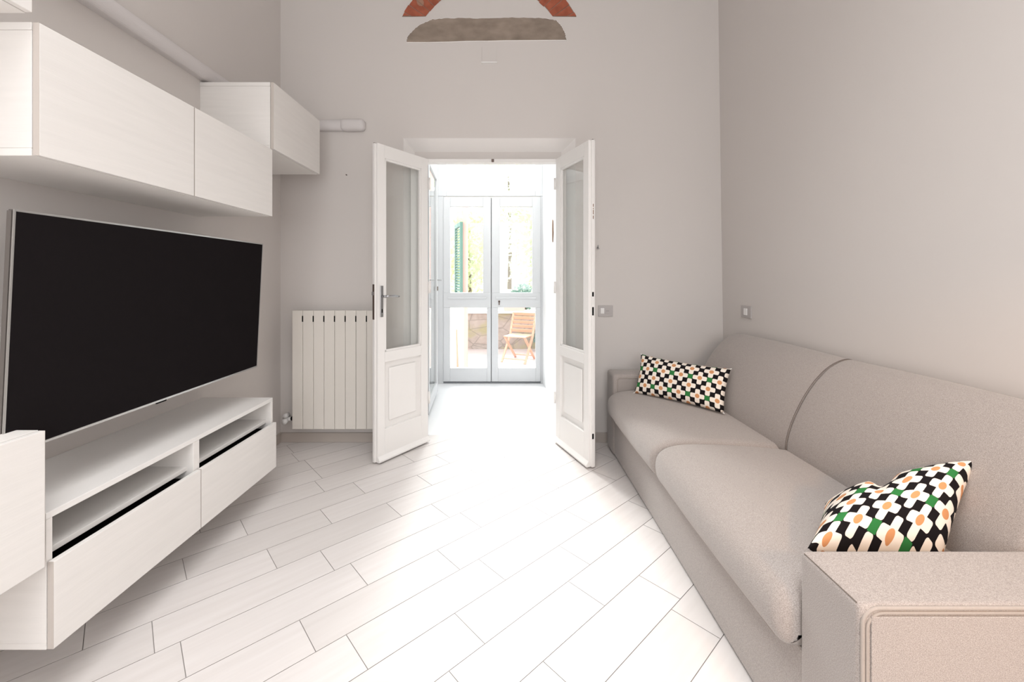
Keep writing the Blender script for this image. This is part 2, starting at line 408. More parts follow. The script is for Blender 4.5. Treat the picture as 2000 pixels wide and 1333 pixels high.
# far double door with transom
def ring(bm, x0, x1, z0, z1, gx0, gx1, gz0, gz1, y0, y1, bev=.004):
    box(bm, x0, gx0, y0, y1, z0, z1, bev); box(bm, gx1, x1, y0, y1, z0, z1, bev)
    box(bm, gx0, gx1, y0, y1, z0, gz0, bev); box(bm, gx0, gx1, y0, y1, gz1, z1, bev)
root = thing('window_1', 'clear transom window above the far sunroom doors', 'window', (0, SY, fz(384)), kind='structure')
bm = B(); ring(bm, -.83, .433, fz(383.5), 2.9, fx(871.5), fx(1045.5), fz(373), 2.66, SY, SY + .06)
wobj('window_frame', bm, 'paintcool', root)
bm = B(); box(bm, fx(871.5), fx(1045.5), SY + .03, SY + .034, fz(373), 2.66); wobj('pane', bm, 'glass', root)
bm = B(); box(bm, -.83, fx(866), SY, SY + .06, 0, fz(384)); box(bm, fx(1056), .433, SY, SY + .06, 0, fz(384))
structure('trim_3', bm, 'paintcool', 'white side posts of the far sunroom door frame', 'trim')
for nm, lab, x0, x1, ux0, ux1, lx0, lx1 in (
        ('door_3', 'left leaf of the far glazed sunroom doors', 866, 959, 879.5, 943.6, 879, 951),
        ('door_4', 'right leaf of the far glazed sunroom doors, with keyhole', 960, 1056, 976.7, 1039.6, 973, 1046)):
    root = thing(nm, lab, 'door', (fx(x0), SY, .0), kind='structure')
    X0, X1 = fx(x0) + .0015, fx(x1) - .0015; z0, z1 = .022, fz(385.5)
    bm = B(); y0, y1 = SY - .01, SY + .04
    zr0, zr1 = fz(601), fz(572)   # mid rail
    box(bm, X0, fx(ux0), y0, y1, zr1, z1, .004); box(bm, fx(ux1), X1, y0, y1, zr1, z1, .004)
    box(bm, X0, fx(lx0), y0, y1, z0, zr0, .004); box(bm, fx(lx1), X1, y0, y1, z0, zr0, .004)
    box(bm, fx(ux0), fx(ux1), y0, y1, fz(404), z1, .004); box(bm, X0, X1, y0, y1, zr0, zr1, .004)
    box(bm, fx(lx0), fx(lx1), y0, y1, z0, fz(719), .004)
    box(bm, X0 + .05, X1 - .05, y0 - .008, y0, fz(584), fz(580), .003)
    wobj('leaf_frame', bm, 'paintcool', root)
    for (a, b, c_, d_) in ((ux0, ux1, 572, 404), (lx0, lx1, 719, 601)):
        bm = B(); box(bm, fx(a), fx(b), SY + .015, SY + .019, fz(c_), fz(d_)); wobj('pane', bm, 'glass', root)
    if nm == 'door_4':
        bm = B(); box(bm, fx(959.5) - .02, fx(959.5) + .02, y1, y1 + .012, z0, z1, .002); wobj('light_block_strip', bm, 'paintcool', root)  # strip added behind the leaves to block light through their gap
        bm = B(); tube(bm, [(fx(975), SY - .018, fz(589)), (fx(975), SY - .01, fz(589))], .012); box(bm, fx(975) - .006, fx(975) + .006, SY - .018, SY - .01, fz(596), fz(589))
        wobj('keyhole', bm, 'brass', root)
bm = B(); box(bm, fx(866), fx(1056), SY - .005, SY + .06, 0, .018, .002)
structure('trim_6', bm, 'joint', 'thin grey threshold under the far sunroom doors', 'trim')

# glazed leaf standing open along the left side of the sunroom
P0, P1 = Vector((-.705, 3.82, 0)), Vector((-.752, 4.61, 0)); a = (P1 - P0); L4 = a.length
root = thing('door_5', 'narrow glazed door leaf standing open along the left of the sunroom', 'door', P0, math.atan2(a.y, a.x), kind='structure')
bm = B(); ring(bm, 0, L4, .03, 2.4, .07, L4 - .07, .14, 2.32, 0, .035)
obj('leaf_frame', bm, 'paintcool', root)
bm = B(); box(bm, .07, L4 - .07, .014, .018, .14, 2.32); obj('pane', bm, 'glass', root)
bm = B(); box(bm, -.006, 0, 0, .035, .03, 2.4); box(bm, L4, L4 + .006, 0, .035, .03, 2.4); obj('edge_seal', bm, 'joint', root)
bm = B(); tube(bm, [(L4 - .035, 0, 1.245), (L4 - .035, -.05, 1.245)], .007); tube(bm, [(L4 - .035, -.045, 1.245), (L4 - .13, -.05, 1.245)], .007); obj('lever_handle', bm, 'metal', root)
bm = B()
for q in range(3): box(bm, L4 - .065 + q * .022, L4 - .053 + q * .022, -.006, 0, 1.13, 1.175)
obj('lock', bm, 'brass', root)

# ---- the two leaves of the inner double door
def inner_leaf(name, label, hinge, ang, side, w, lock):
    root = thing(name, label, 'door', (hinge[0], hinge[1], 0), ang, kind='structure')
    th = .052
    def yy(a, b):  # thickness goes away from the seen face
        return (min(side * a, side * b), max(side * a, side * b))
    z0, z1 = .012, 2.186; st = .072; sf = .062
    gz0, gz1, pz0, pz1 = .757, 2.096, .225, .685
    bm = B(); y0, y1 = yy(0, th)
    box(bm, 0, st, y0, y1, z0, z1, .003); box(bm, w - sf, w, y0, y1, z0, z1, .003)
    box(bm, st, w - sf, y0, y1, z0, pz0, .003); box(bm, st, w - sf, y0, y1, pz1, gz0, .003); box(bm, st, w - sf, y0, y1, gz1, z1, .003)
    # overlapping rebate strip on the meeting edge
    a0, a1 = yy(.018, .04) ; box(bm, w, w + .012, a0, a1, z0, z1, .002)
    obj('leaf_frame', bm, 'paint', root)
    # glazing beads
    bm = B(); b0, b1 = yy(.004, .02)
    x0, x1 = st, w - sf
    for (p, q) in (((x0, gz0), (x1, gz0 + .014)), ((x0, gz1 - .014), (x1, gz1)), ((x0, gz0), (x0 + .014, gz1)), ((x1 - .014, gz0), (x1, gz1))):
        box(bm, p[0], q[0], b0, b1, p[1], q[1], .002)
    obj('glazing_bead', bm, 'paint', root)
    bm = B(); b0, b1 = yy(.024, .028); box(bm, x0 - .004, x1 + .004, b0, b1, gz0 - .004, gz1 + .004); obj('pane', bm, 'glass', root)
    bm = B(); b0, b1 = yy(.02, .036); box(bm, x0, x1, b0, b1, pz0, pz1)
    b0, b1 = yy(.008, .02); box(bm, x0 + .045, x1 - .045, b0, b1, pz0 + .045, pz1 - .045, .007, 3)
    obj('lower_panel', bm, 'paint', root)
    bm = B(); pr = [(-.018, .014), (-.018, .024), (-.004, .044), (0, .05), (.004, .05), (.004, .012), (-.01, .012)]
    prism(bm, [(side * q[0], q[1]) for q in pr], 'x', 0, w); obj('drip_moulding', bm, 'paint', root)
    for hz in (.3, 1.15, 1.95):
        bm = B(); tube(bm, [(-.004, side * -.006, hz), (-.004, side * -.006, hz + .09)], .008); obj('hinge', bm, 'paint', root, True)
    if lock:
        bm = B(); b0, b1 = yy(.02, .038); box(bm, w + .0115, w + .014, b0, b1, .985, 1.225); obj('lock_plate', bm, 'brass', root)
        bm = B(); b0, b1 = yy(.023, .035); box(bm, w + .013, w + .024, b0, b1, 1.15, 1.175, .002); obj('latch', bm, 'metal', root)
        xh = w - .031
        bm = B(); b0, b1 = yy(-.007, 0); box(bm, xh - .012, xh + .012, b0, b1, 1.0, 1.215, .003, 3)
        hd = obj('handle_plate', bm, 'metal', root)
        s_ = -side
        bm = B(); tube(bm, [(xh, s_ * .006, 1.142), (xh, s_ * .045, 1.142)], .009)
        tube(bm, [(xh, s_ * .045, 1.142), (xh - .03, s_ * .052, 1.145), (xh - .08, s_ * .052, 1.143), (xh - .115, s_ * .048, 1.139)], [.009, .008, .0075, .006])
        obj('lever_handle', bm, 'metal', root, True)
        bm = B(); b0, b1 = yy(-.0085, -.0065); box(bm, xh - .004, xh + .004, b0, b1, 1.03, 1.055); obj('keyhole', bm, 'dark', root)
    else:
        bm = B(); b0, b1 = yy(.02, .032)
        for za, zb in ((1.145, 1.175), (1.02, 1.075), (.2, .235)): box(bm, w + .0115, w + .0135, b0, b1, za, zb)
        obj('strike_hole', bm, 'dark', root)
        bm = B(); b0, b1 = yy(.026, .031)
        for za, zb in ((1.69, 1.72), (1.725, 1.733), (1.66, 1.682), (1.74, 1.76)): box(bm, w + .0115, w + .0128, b0, b1, za, zb)
        obj('paint_chip', bm, 'brown', root)
    bm = B(); b0, b1 = yy(.022, .03); box(bm, w - .004, w + .012, b0, b1, 2.1855, 2.1895); obj('bolt_tip', bm, 'brass', root)
    return root
inner_leaf('door_1', 'left leaf of the white double doors, with lever handle, open before the radiator', (-.605, 3.262), math.atan2(-.387, -.264), -1, .478, True)
inner_leaf('door_2', 'right leaf of the white double doors, standing open near the sofa end', (.378, 3.262), math.atan2(-.464, .167), 1, .487, False)

# ---- exposed lintel and brick arch
def px(x, Y=BY): return (x - CX) * Y / F
def pz(y, Y=BY): return EYE - (y - CY) * Y / F
lint = [(794, 83), (795, 73), (806, 60), (822, 47), (845, 38), (880, 35.5), (940, 36), (1000, 34.5), (1060, 35.5), (1086, 40), (1097, 52), (1104, 66), (1106, 78)]
random.seed(3)
fine = []
for i in range(len(lint)):
    a, b = lint[i], lint[(i + 1) % len(lint)]
    for j in range(8):
        s = j / 8; fine.append((a[0] + (b[0] - a[0]) * s + random.uniform(-.7, .7), a[1] + (b[1] - a[1]) * s + random.uniform(-.7, .7)))
bm = B(); prism(bm, [(px(x, BY - .003), pz(y, BY - .003)) for x, y in fine], 'y', BY - .006, BY + .02)
tag(obj('stone_lintel', bm, 'stone'), 'rough grey-brown stone lintel set in the wall above the doors', 'lintel')
# plaster lip around it
bm = B(); L_ = [Vector((px(x, BY - .003), BY - .002, pz(y, BY - .003))) for x, y in fine]
tube(bm, L_, .0045, 6, True)
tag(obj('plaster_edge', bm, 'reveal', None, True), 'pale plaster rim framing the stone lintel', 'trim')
ac = (-.135, 2.944); root = thing('brick_arch', 'red brick relieving arch cut off by the top of the view', 'arch', (ac[0], BY, 3.29))

n = 26; a0, a1 = math.radians(25), math.radians(155)
for i in range(n):
    th0, th1 = a0 + (a1 - a0) * (i + .04) / n, a0 + (a1 - a0) * (i + .96) / n
    ri, ro = .60 + random.uniform(-.006, .006), .757 + random.uniform(-.008, .008)
    pts = [(ri * math.cos(th0), ri * math.sin(th0)), (ro * math.cos(th0), ro * math.sin(th0)), (ro * math.cos(th1), ro * math.sin(th1)), (ri * math.cos(th1), ri * math.sin(th1))]
    pts = [(ac[0] + p[0], ac[1] + p[1]) for p in pts]
    if max(p[1] for p in pts) < 3.29: continue
    pp = clip(pts, 0, -1, -(3.292 + random.uniform(0, .004)))
    if len(pp) < 3: continue
    bm = B(); prism(bm, pp, 'y', BY - .006, BY + .02); wobj('brick', bm, 'brick', root)
bm = B(); pts = []
m0 = math.asin(.346 / .6); m1 = math.asin(.346 / .76)
for i in range(41): th_ = m1 + (math.pi - 2 * m1) * i / 40; pts.append((ac[0] + .757 * math.cos(th_), ac[1] + .757 * math.sin(th_)))
for i in range(41): th_ = math.pi - m0 - (math.pi - 2 * m0) * i / 40; pts.append((ac[0] + .602 * math.cos(th_), ac[1] + .602 * math.sin(th_)))
prism(bm, pts, 'y', BY - .003, BY + .01); wobj('mortar', bm, 'stone', root)

# blank junction cover high on the wall, a white lip painting its lit lower edge, and a nail
root = thing('junction_box_cover', 'blank square cover plate on the wall below the stone lintel', 'cover plate', (px(955), BY, pz(107)))
bm = B(); box(bm, px(941), px(970), BY - .006, BY, pz(123), pz(92), .002); wobj('cover', bm, 'wall', root)
bm = B(); box(bm, px(940), px(971), BY - .014, BY, pz(124), pz(122), .001); wobj('lip', bm, 'white', root)
bm = B(); tube(bm, [(px(677), BY - .01, pz(342)), (px(677), BY, pz(342))], .0045); tag(obj('nail', bm, 'brass'), 'small nail in the wall above the radiator', 'nail')

# conduit
def channel(bm, path, z0, z1, d):   # half round channel profile along a straight axis
    pass
root = thing('cable_conduit', 'round-edged conduit running along the cabinet wall and turning onto the door wall', 'conduit', (LX, BY, 2.44))
zc, rr = 2.4395, .0415
prof = [(0, -rr)] + [(.03 + .028 * math.cos(t_), rr * math.sin(t_)) for t_ in [(-math.pi / 2) + math.pi * i / 12 for i in range(13)]] + [(0, rr)]
bm = B(); prism(bm, [(LX + p[0], zc + p[1]) for p in prof], 'y', RY, BY)
wobj('wall_run', bm, 'pvc', root)
bm = B(); prism(bm, [(BY - p[0], zc + p[1]) for p in prof], 'x', LX + .05, px(672)); wobj('short_run', bm, 'pvc', root)
bm = B(); soft(bm, px(668), px(715.5), BY - .066, BY + .012, zc - .045, zc + .045, .032, n=12); wobj('end_elbow', bm, 'pvc', root, True)

# ================================================================ CABINETS
FX = -1.3285       # front plane of the doors
def carcass(bm, y0, y1, z0, z1, back=True, t_=.016, open_front=False):
    xb, xf = LX, FX - .021
    zs_ = .022
    box(bm, xb, xf, y0 + .0008, y0 + t_, z0 + zs_ + .0006, z1 - zs_ - .0006, .001); box(bm, xb, xf, y1 - t_, y1 - .0008, z0 + zs_ + .0006, z1 - zs_ - .0006, .001)
    box(bm, xb, xf, y0, y1, z0, z0 + zs_, .0012); box(bm, xb, xf, y0, y1, z1 - zs_, z1, .0012)
    box(bm, xb, xb + .006, y0 + t_, y1 - t_, z0 + t_, z1 - t_)
def wall_cabinet(label, y0, y1, z0, z1, group=None):
    root = thing('wall_cabinet', label, 'cabinet', (LX, (y0 + y1) / 2, z0), group=group)
    bm = B(); carcass(bm, y0, y1, z0, z1); wobj('body', bm, 'cab', root)
    bm = B(); box(bm, FX - .018, FX, y0 + .0015, y1 - .0015, z0 + .001, z1 - .001, .0015); dr_ = wobj('door', bm, 'cab', root)
    for ye in (y0 + .0009, y1 - .0021):
        bm = B(); box(bm, FX - .0178, FX - .0004, ye, ye + .0012, z0 + .0012, z1 - .0012); subobj('edge_band', bm, 'band', dr_, root)
    bm = B(); box(bm, FX - .028, FX - .0175, y0 + .02, y1 - .02, z0 + .02, z1 - .02); wobj('shadow_gap', bm, 'dark', root)
    return root
G = 'white wall cabinets in steps above the television'
wall_cabinet('white cabinet over the left part of the television, its grey edge in view', 1.2, 1.798, 1.617, 1.997, G)
wall_cabinet('white cabinet over the right part of the television', 1.80, 2.398, 1.617, 1.997, G)
wall_cabinet('raised white cabinet nearest the door wall, below the conduit end', 2.41, 3.005, 2.004, 2.386, G)
wall_cabinet('white cabinet cut off by the top left corner of the view', .585, 1.185, 2.012, 2.392, G)
wall_cabinet('white low wall cabinet cut off at the left edge, below the television', .618, 1.218, .436, .831, G)

root = thing('television_bench', 'white wall-hung bench with two drawers and open shelves under the television', 'bench', (LX, 1.84, .179))
y0, y1, z0, z1 = 1.238, 2.438, .179, .579; xb, xf = LX, FX - .021
bm = B(); box(bm, xb, xf, y0, y1, z1 - .02, z1, .0015)
wobj('top', bm, 'cabin', root)
bm = B()
for a, b in ((y0, y0 + .018), ((y0 + y1) / 2 - .018, (y0 + y1) / 2 + .018), (y1 - .018, y1)): box(bm, xb, xf, a, b, z0 + .018, z1 - .02, .001)
box(bm, xb, xf, y0, y1, z0, z0 + .018, .001); box(bm, xb, xb + .006, y0, y1, z0, z1 - .02)
wobj('body', bm, 'cab', root)
ym = (y0 + y1) / 2
for a, b in ((y0 + .018, ym - .018), (ym + .018, y1 - .018)):
    bm = B(); box(bm, xb + .006, xf - .028, a, b, .438, .456, .001); wobj('shelf', bm, 'cabin', root)
for a, b in ((y0 + .002, ym - .002), (ym + .002, y1 - .001)):
    bm = B(); box(bm, FX - .018, FX, a, b, .18, .4365, .0015); dr = wobj('drawer', bm, 'cab', root)
    for ye in (a - .0006, b - .0006):
        bm = B(); box(bm, FX - .0178, FX - .0004, ye, ye + .0012, .1802, .4363); subobj('edge_band', bm, 'band', dr, root)
    bm = B(); box(bm, xb + .05, xf - .002, a + .03, b - .03, .2, .41); subobj('drawer_gap_shade', bm, 'dark', dr, root)  # black block painted as the darkness seen through the gap above the drawer

# television
tz0, tz1, ty0, ty1 = .764, 1.463, 1.184, 2.397; txt, txb = -1.38, -1.414
root = thing('television', 'large flat television with black screen and silver rim, tilted forward on the wall', 'television', (-1.45, (ty0 + ty1) / 2, tz0))
def tvx(z): return txb + (txt - txb) * (z - tz0) / (tz1 - tz0)
def slab(bm, y0, y1, z0, z1, f0, f1, bev=0):
    vs = [bm.verts.new((tvx(z) + f, y, z)) for f in (f0, f1) for y in (y0, y1) for z in (z0, z1)]
    fs = [bm.faces.new([vs[i] for i in q]) for q in ((0, 1, 3, 2), (4, 6, 7, 5), (0, 4, 5, 1), (2, 3, 7, 6), (0, 2, 6, 4), (1, 5, 7, 3))]
    if bev: bmesh.ops.bevel(bm, geom=list({e for f_ in fs for e in f_.edges}), offset=bev, segments=2, affect='EDGES')
bm = B(); slab(bm, ty0, ty1, tz0, tz1, -.024, -.003, .004); wobj('casing', bm, 'tvback', root)
bm = B(); w_ = .006
slab(bm, ty0, ty0 + w_, tz0, tz1, -.004, 0, .001); slab(bm, ty1 - w_, ty1, tz0, tz1, -.004, 0, .001)
slab(bm, ty0 + w_, ty1 - w_, tz0, tz0 + .008, -.004, 0, .001); slab(bm, ty0 + w_, ty1 - w_, tz1 - w_, tz1, -.004, 0, .001)
wobj('bezel', bm, 'silver', root)
bm = B(); slab(bm, ty0 + w_, ty1 - w_, tz0 + .008, tz1 - w_, -.0035, -.001); wobj('screen', bm, 'screen', root)
bm = B(); slab(bm, ty0 + .18, ty1 - .18, tz0 + .05, tz1 - .2, -.055, -.022, .01); wobj('rear_housing', bm, 'tvback', root)
bm = B(); slab(bm, 1.71, 1.76, tz0 - .006, tz0 + .001, -.008, -.001, .001); wobj('sensor', bm, 'dark', root)
bm = B(); box(bm, LX, LX + .02, 1.66, 1.94, 1.0, 1.25); frustum(bm, (LX + .02, 1.7, 1.12), (-1.44, 1.7, 1.12), .05, .03); frustum(bm, (LX + .02, 1.9, 1.12), (-1.44, 1.9, 1.12), .05, .03)
wobj('wall_bracket', bm, 'tvback', root)

# ================================================================ RADIATOR
RX0, RYF, rz0, rz1, sw = -1.608, 3.165, .134, 1.024, .0797
root = thing('radiator', 'white panelled radiator on the door wall behind the left door leaf', 'radiator', (-1.3, 3.22, rz0))
for i in range(8):
    x = RX0 + i * sw
    bm = B(); box(bm, x + .0012, x + sw - .0012, RYF, RYF + .012, rz0, rz1, .003)
    box(bm, x + .03, x + .05, RYF + .012, RYF + .075, rz0 + .03, rz1 - .03, .002); box(bm, x + .012, x + sw - .012, RYF + .07, RYF + .08, rz0 + .01, rz1 - .005, .003)
    wobj('section', bm, 'rad', root)
for zz in (rz0 + .06, rz1 - .05):
    bm = B(); tube(bm, [(RX0, RYF + .045, zz), (RX0 + 8 * sw, RYF + .045, zz)], .02, 12); wobj('header_tube', bm, 'rad', root)
for i in range(1, 8):
    bm = B(); box(bm, RX0 + i * sw - .0045, RX0 + i * sw + .0045, RYF - .001, RYF + .006, rz1 - .085, rz1 - .04)
    wobj('section_clip', bm, 'dark', root)
bm = B(); tube(bm, [(RX0 - .012, RYF + .045, rz1 - .02), (RX0, RYF + .045, rz1 - .02)], .007); wobj('bleed_valve', bm, 'brass', root)
bm = B(); tube(bm, [(RX0 - .028, RYF + .045, rz0 + .065), (RX0, RYF + .045, rz0 + .065)], .016, 6); wobj('valve_nut', bm, 'dark', root)
bm = B(); vz = rz0 + .062
tube(bm, [(RX0 - .05, RYF + .045, vz), (RX0 - .026, RYF + .045, vz)], .014, 12); tube(bm, [(RX0 - .062, RYF + .105, vz - .01), (RX0 - .062, RYF + .03, vz - .01), (RX0 - .062, RYF + .005, vz - .01)], [.014, .017, .021], 14)
tube(bm, [(RX0 - .085, RYF + .105, vz + .012), (RX0 - .085, RYF + .06, vz + .012)], .02, 12)
wobj('valve', bm, 'white', root, True)

# ================================================================ SWITCHES
root = thing('switch_plate', 'grey switch and socket plate between the right door leaf and the sofa', 'switch', (.76, BY, 1.01), group='grey switch plates')
Ys = BY - .005
bm = B(); box(bm, px(1168.5, Ys), px(1197, Ys), BY - .008, BY, pz(618.5, Ys), pz(597, Ys), .002); wobj('plate', bm, 'plate', root)
bm = B(); box(bm, px(1173, Ys), px(1180, Ys), BY - .012, BY - .007, pz(613, Ys), pz(602, Ys), .002); wobj('rocker', bm, 'white', root)
bm = B(); box(bm, px(1181, Ys), px(1192, Ys), BY - .0095, BY - .007, pz(613, Ys), pz(602, Ys), .001)
tube(bm, [(px(1186.5, Ys), BY - .0115, pz(607.5, Ys)), (px(1186.5, Ys), BY - .009, pz(607.5, Ys))], .017, 20); sk = wobj('socket', bm, 'plate', root)
bm = B()
for q in (-.008, 0, .008): tube(bm, [(px(1186.5, Ys) + q, BY - .0122, pz(607.5, Ys)), (px(1186.5, Ys) + q, BY - .011, pz(607.5, Ys))], .002, 8)
subobj('socket_hole', bm, 'dark', sk, root)
W_ = rx(1.03)
root = thing('switch_plate', 'small grey switch plate on the right wall above the far sofa end', 'switch', (W_, 2.99, 1.03), group='grey switch plates')
def ry(xp): return W_ * F / (xp - CX)
def rz_(yp, Y): return EYE - (yp - CY) * Y / F
ya, yb = ry(1468.5), ry(1449); ymid = (ya + yb) / 2
zt, zb = rz_(597.5, ymid), rz_(621, ymid)
bm = B(); box(bm, W_ - .008, W_ + .002, ya, yb, zb, zt, .002); wobj('plate', bm, 'plate', root)
bm = B(); box(bm, W_ - .012, W_ - .007, ymid - .02, ymid + .02, zb + .018, zt - .018, .002); wobj('rocker', bm, 'white', root)
# little door stay on the wall by the right leaf
bm = B(); xs, zs = .70, pz(484, BY - .02); tube(bm, [(xs, BY, zs), (xs, BY - .03, zs), (xs, BY - .034, zs + .018)], .0045); tube(bm, [(xs, BY - .034, zs - .012), (xs, BY - .034, zs - .004)], .008)
tag(obj('door_hook', bm, 'metal', None, True), 'tiny metal hook on the wall beside the right door leaf', 'hook')

# ================================================================ SOFA
SX = .752; WB = 1.655
root = thing('sofa', 'long light grey fabric sofa with two seat cushions along the right wall', 'sofa', (1.2, 2.04, 0))
bm = B(); box(bm, SX + .012, WB, 1.08, 2.995, .012, .31, .008); wobj('base', bm, 'fabric', root)
def arm(y0, y1, outer):
    bm = B(); soft(bm, SX, WB, y0, y1, 0.012, .572, .012, n=20); a_ = wobj('armrest', bm, 'fabric', root, True)
    # double piping round the outer side panel
    yo = y0 if outer < 0 else y1
    for ins, rad in ((.006, .0042), (.0155, .0038)):
        r_ = .034; x0, x1, z0, z1 = SX + ins, WB - ins, .03, .572 - ins
        pts = []
        for cx_, cz_, a0_ in ((x1 - r_, z1 - r_, 0), (x0 + r_, z1 - r_, 90), (x0 + r_, z0 + r_, 180), (x1 - r_, z0 + r_, 270)):
            for q in range(7):
                an = math.radians(a0_ + 90 * q / 6); pts.append((cx_ + r_ * math.cos(an), yo + outer * (-.0005), cz_ + r_ * math.sin(an)))
        bm = B(); tube(bm, pts, rad, 8, True); subobj('piping', bm, 'pipe', a_, root, True)
    bm = B(); box(bm, SX + .022, WB - .022, min(yo, yo + outer * .004), max(yo, yo + outer * .004), .04, .55, .0015); subobj('side_panel', bm, 'fabric', a_, root)
    bm = B(); tube(bm, [(SX + .0035, y0 + .012, .5688), (SX + .0035, y1 - .012, .5688)], .0014, 6); subobj('seam', bm, 'seam', a_, root)
arm(.90, 1.085, -1); 
bm = B(); soft(bm, SX, WB, 2.99, 3.175, .012, .585, .022, n=20); a2 = wobj('armrest', bm, 'fabric', root, True)
pts = [(SX + .03, 2.989, .03), (SX + .03, 2.989, .545), (SX + .045, 2.989, .56), (WB - .1, 2.989, .56)]
bm = B(); tube(bm, pts, .0035, 8); subobj('piping', bm, 'pipe', a2, root, True)
# backs: profile swept along Y, softly closed at both ends
prof = [(1.325, .42), (1.318, .47), (1.335, .55), (1.372, .64), (1.415, .72), (1.465, .79), (1.52, .845), (1.58, .878), (1.625, .886), (1.652, .87), (1.662, .82), (1.662, .6), (1.662, .32), (1.45, .32)]
def smoothp(p, n=3):
    for _ in range(n):
        q = []
        for i in range(len(p)):
            a, b = Vector(p[i]), Vector(p[(i + 1) % len(p)]); q += [tuple(a * .75 + b * .25), tuple(a * .25 + b * .75)]
        p = q
    return p
P_ = smoothp(prof)
def sweep(name, P, cxz, y0, y1, r0, r1, sag=-.006):
    bm = B(); rings = []; st = []
    for q in range(7): st.append((y0 + r0 * (1 - math.cos(q / 6 * math.pi / 2)), r0 * (1 - math.sin(q / 6 * math.pi / 2))))
    for q in range(1, 12): st.append((y0 + r0 + (y1 - y0 - r0 - r1) * q / 12, sag * math.sin(q / 12 * math.pi)))
    for q in range(7): st.append((y1 - r1 * (1 - math.cos((6 - q) / 6 * math.pi / 2)), r1 * (1 - math.sin((6 - q) / 6 * math.pi / 2))))
    n_ = len(P)
    for y, ins in st:
        ring_ = []
        for i, p in enumerate(P):
            a = Vector(P[i - 1]); b = Vector(P[(i + 1) % n_]); tn = (b - a).normalized(); nn = Vector((tn.y, -tn.x))
            if nn.dot(cxz - Vector(p)) < 0: nn = -nn
            w = Vector(p) + nn * ins
            ring_.append(bm.verts.new((min(w.x, 1.668), y, w.y)))
        rings.append(ring_)
    for A, C in zip(rings, rings[1:]):
        for i in range(n_): bm.faces.new((A[i], A[(i + 1) % n_], C[(i + 1) % n_], C[i]))
    bm.faces.new(rings[0][::-1]); bm.faces.new(rings[-1])
    return wobj(name, bm, 'fabric', root, True)
def back(y0, y1, r0, r1): return sweep('backrest', P_, Vector((1.54, .62)), y0, y1, r0, r1)
sprof = smoothp([(.745, .292), (.714, .315), (.702, .36), (.703, .405), (.722, .445), (.775, .474), (.86, .484), (1.0, .481), (1.18, .471), (1.30, .459), (1.37, .448), (1.38, .38), (1.38, .292), (1.1, .292)])
def seat(y0, y1):
    s_ = sweep('seat_cushion', sprof, Vector((1.04, .39)), y0, y1, .05, .05, -.004)
    bm = B(); tube(bm, [(.727, y0 + .06, .304), (.724, (y0 + y1) / 2, .304), (.727, y1 - .06, .304)], .0028, 8); subobj('piping', bm, 'pipe', s_, root, True)
seat(1.088, 2.038); seat(2.04, 2.988)
b1 = back(1.088, 1.998, .03, .012); b2 = back(1.998, 2.985, .012, .05)
for yy_ in (1.994, 2.003):
    bm = B(); sl = [p for p in P_ if p[1] > .45 and (p[0] < 1.63)]
    sl.sort(key=lambda p: p[0] + p[1])
    tube(bm, [(p[0] - .001, yy_, p[1] + .001) for p in sl], .0011, 6); subobj('seam', bm, 'seam', b1 if yy_ < 2 else b2, root, True)

# ================================================================ CUSHIONS
def cushion(name, label, A, Bc, C, Dd, thick, nu, nv, uvr, uvo, post=None, tips=True, group='printed scatter cushions'):
    # A bottom-left, B bottom-right, C top-right, D top-left (as seen), thickness both ways
    A, Bc, C, Dd = map(Vector, (A, Bc, C, Dd))
    base = (A + Bc) / 2
    root = thing(name, label, 'cushion', base, group=group)
    nrm = (Bc - A).cross(Dd - A).normalized()
    bm = B(); uvl = bm.loops.layers.uv.new('UVMap')
    W_, H_ = ((Bc - A).length + (C - Dd).length) / 2, ((Dd - A).length + (C - Bc).length) / 2
    cell = .029
    for sgn in (1, -1):
        grid = []
        for j in range(nv + 1):
            rowv = []
            for i in range(nu + 1):
                u, v = i / nu, j / nv
                eu, ev = 2 * u - 1, 2 * v - 1
                # edges drawn in between pointed corners
                pu = u + (-.022 * eu) * (1 - ev * ev) * abs(eu) ** 2; pv = v + (-.045 * ev) * (1 - eu * eu) * abs(ev) ** 2
                p = A * (1 - pu) * (1 - pv) + Bc * pu * (1 - pv) + C * pu * pv + Dd * (1 - pu) * pv
                h_ = thick * (max(0, 1 - abs(eu) ** 3.2) ** .55) * (max(0, 1 - abs(ev) ** 2.6) ** .6)
                p = p + nrm * h_ * sgn
                if post: p = post(u, v, p, sgn, nrm)
                rowv.append(bm.verts.new(p - base))
            grid.append(rowv)
        for j in range(nv):
            for i in range(nu):
                q = [(i, j), (i + 1, j), (i + 1, j + 1), (i, j + 1)]
                if sgn < 0: q = q[::-1]
                f_ = bm.faces.new([grid[b][a] for a, b in q]); f_.smooth = True
                for lp, (a, b) in zip(f_.loops, q):
                    x_, y_ = a / nu * W_ / cell, b / nv * H_ / cell
                    cr, sr = math.cos(uvr), math.sin(uvr)
                    lp[uvl].uv = (x_ * cr - y_ * sr + uvo[0], x_ * sr + y_ * cr + uvo[1])
    bmesh.ops.remove_doubles(bm, verts=bm.verts, dist=.0004)
    me = bpy.data.meshes.new('cover'); bm.to_mesh(me); bm.free(); me.materials.append(M['print'])
    o = bpy.data.objects.new('cover', me); COL.objects.link(o); o.parent = root
    for p in (A, Bc, C, Dd) if tips else ():
        bm = B(); tube(bm, [p - base - (p - (A + C) / 2).normalized() * .008, p - base + (p - (A + C) / 2).normalized() * .004], .003, 6)
        obj('corner_tip', bm, 'white', root, True)
    return root
def unp(xp, yp, Y): return Vector(((xp - CX) * Y / F, Y, EYE - (yp - CY) * Y / F))
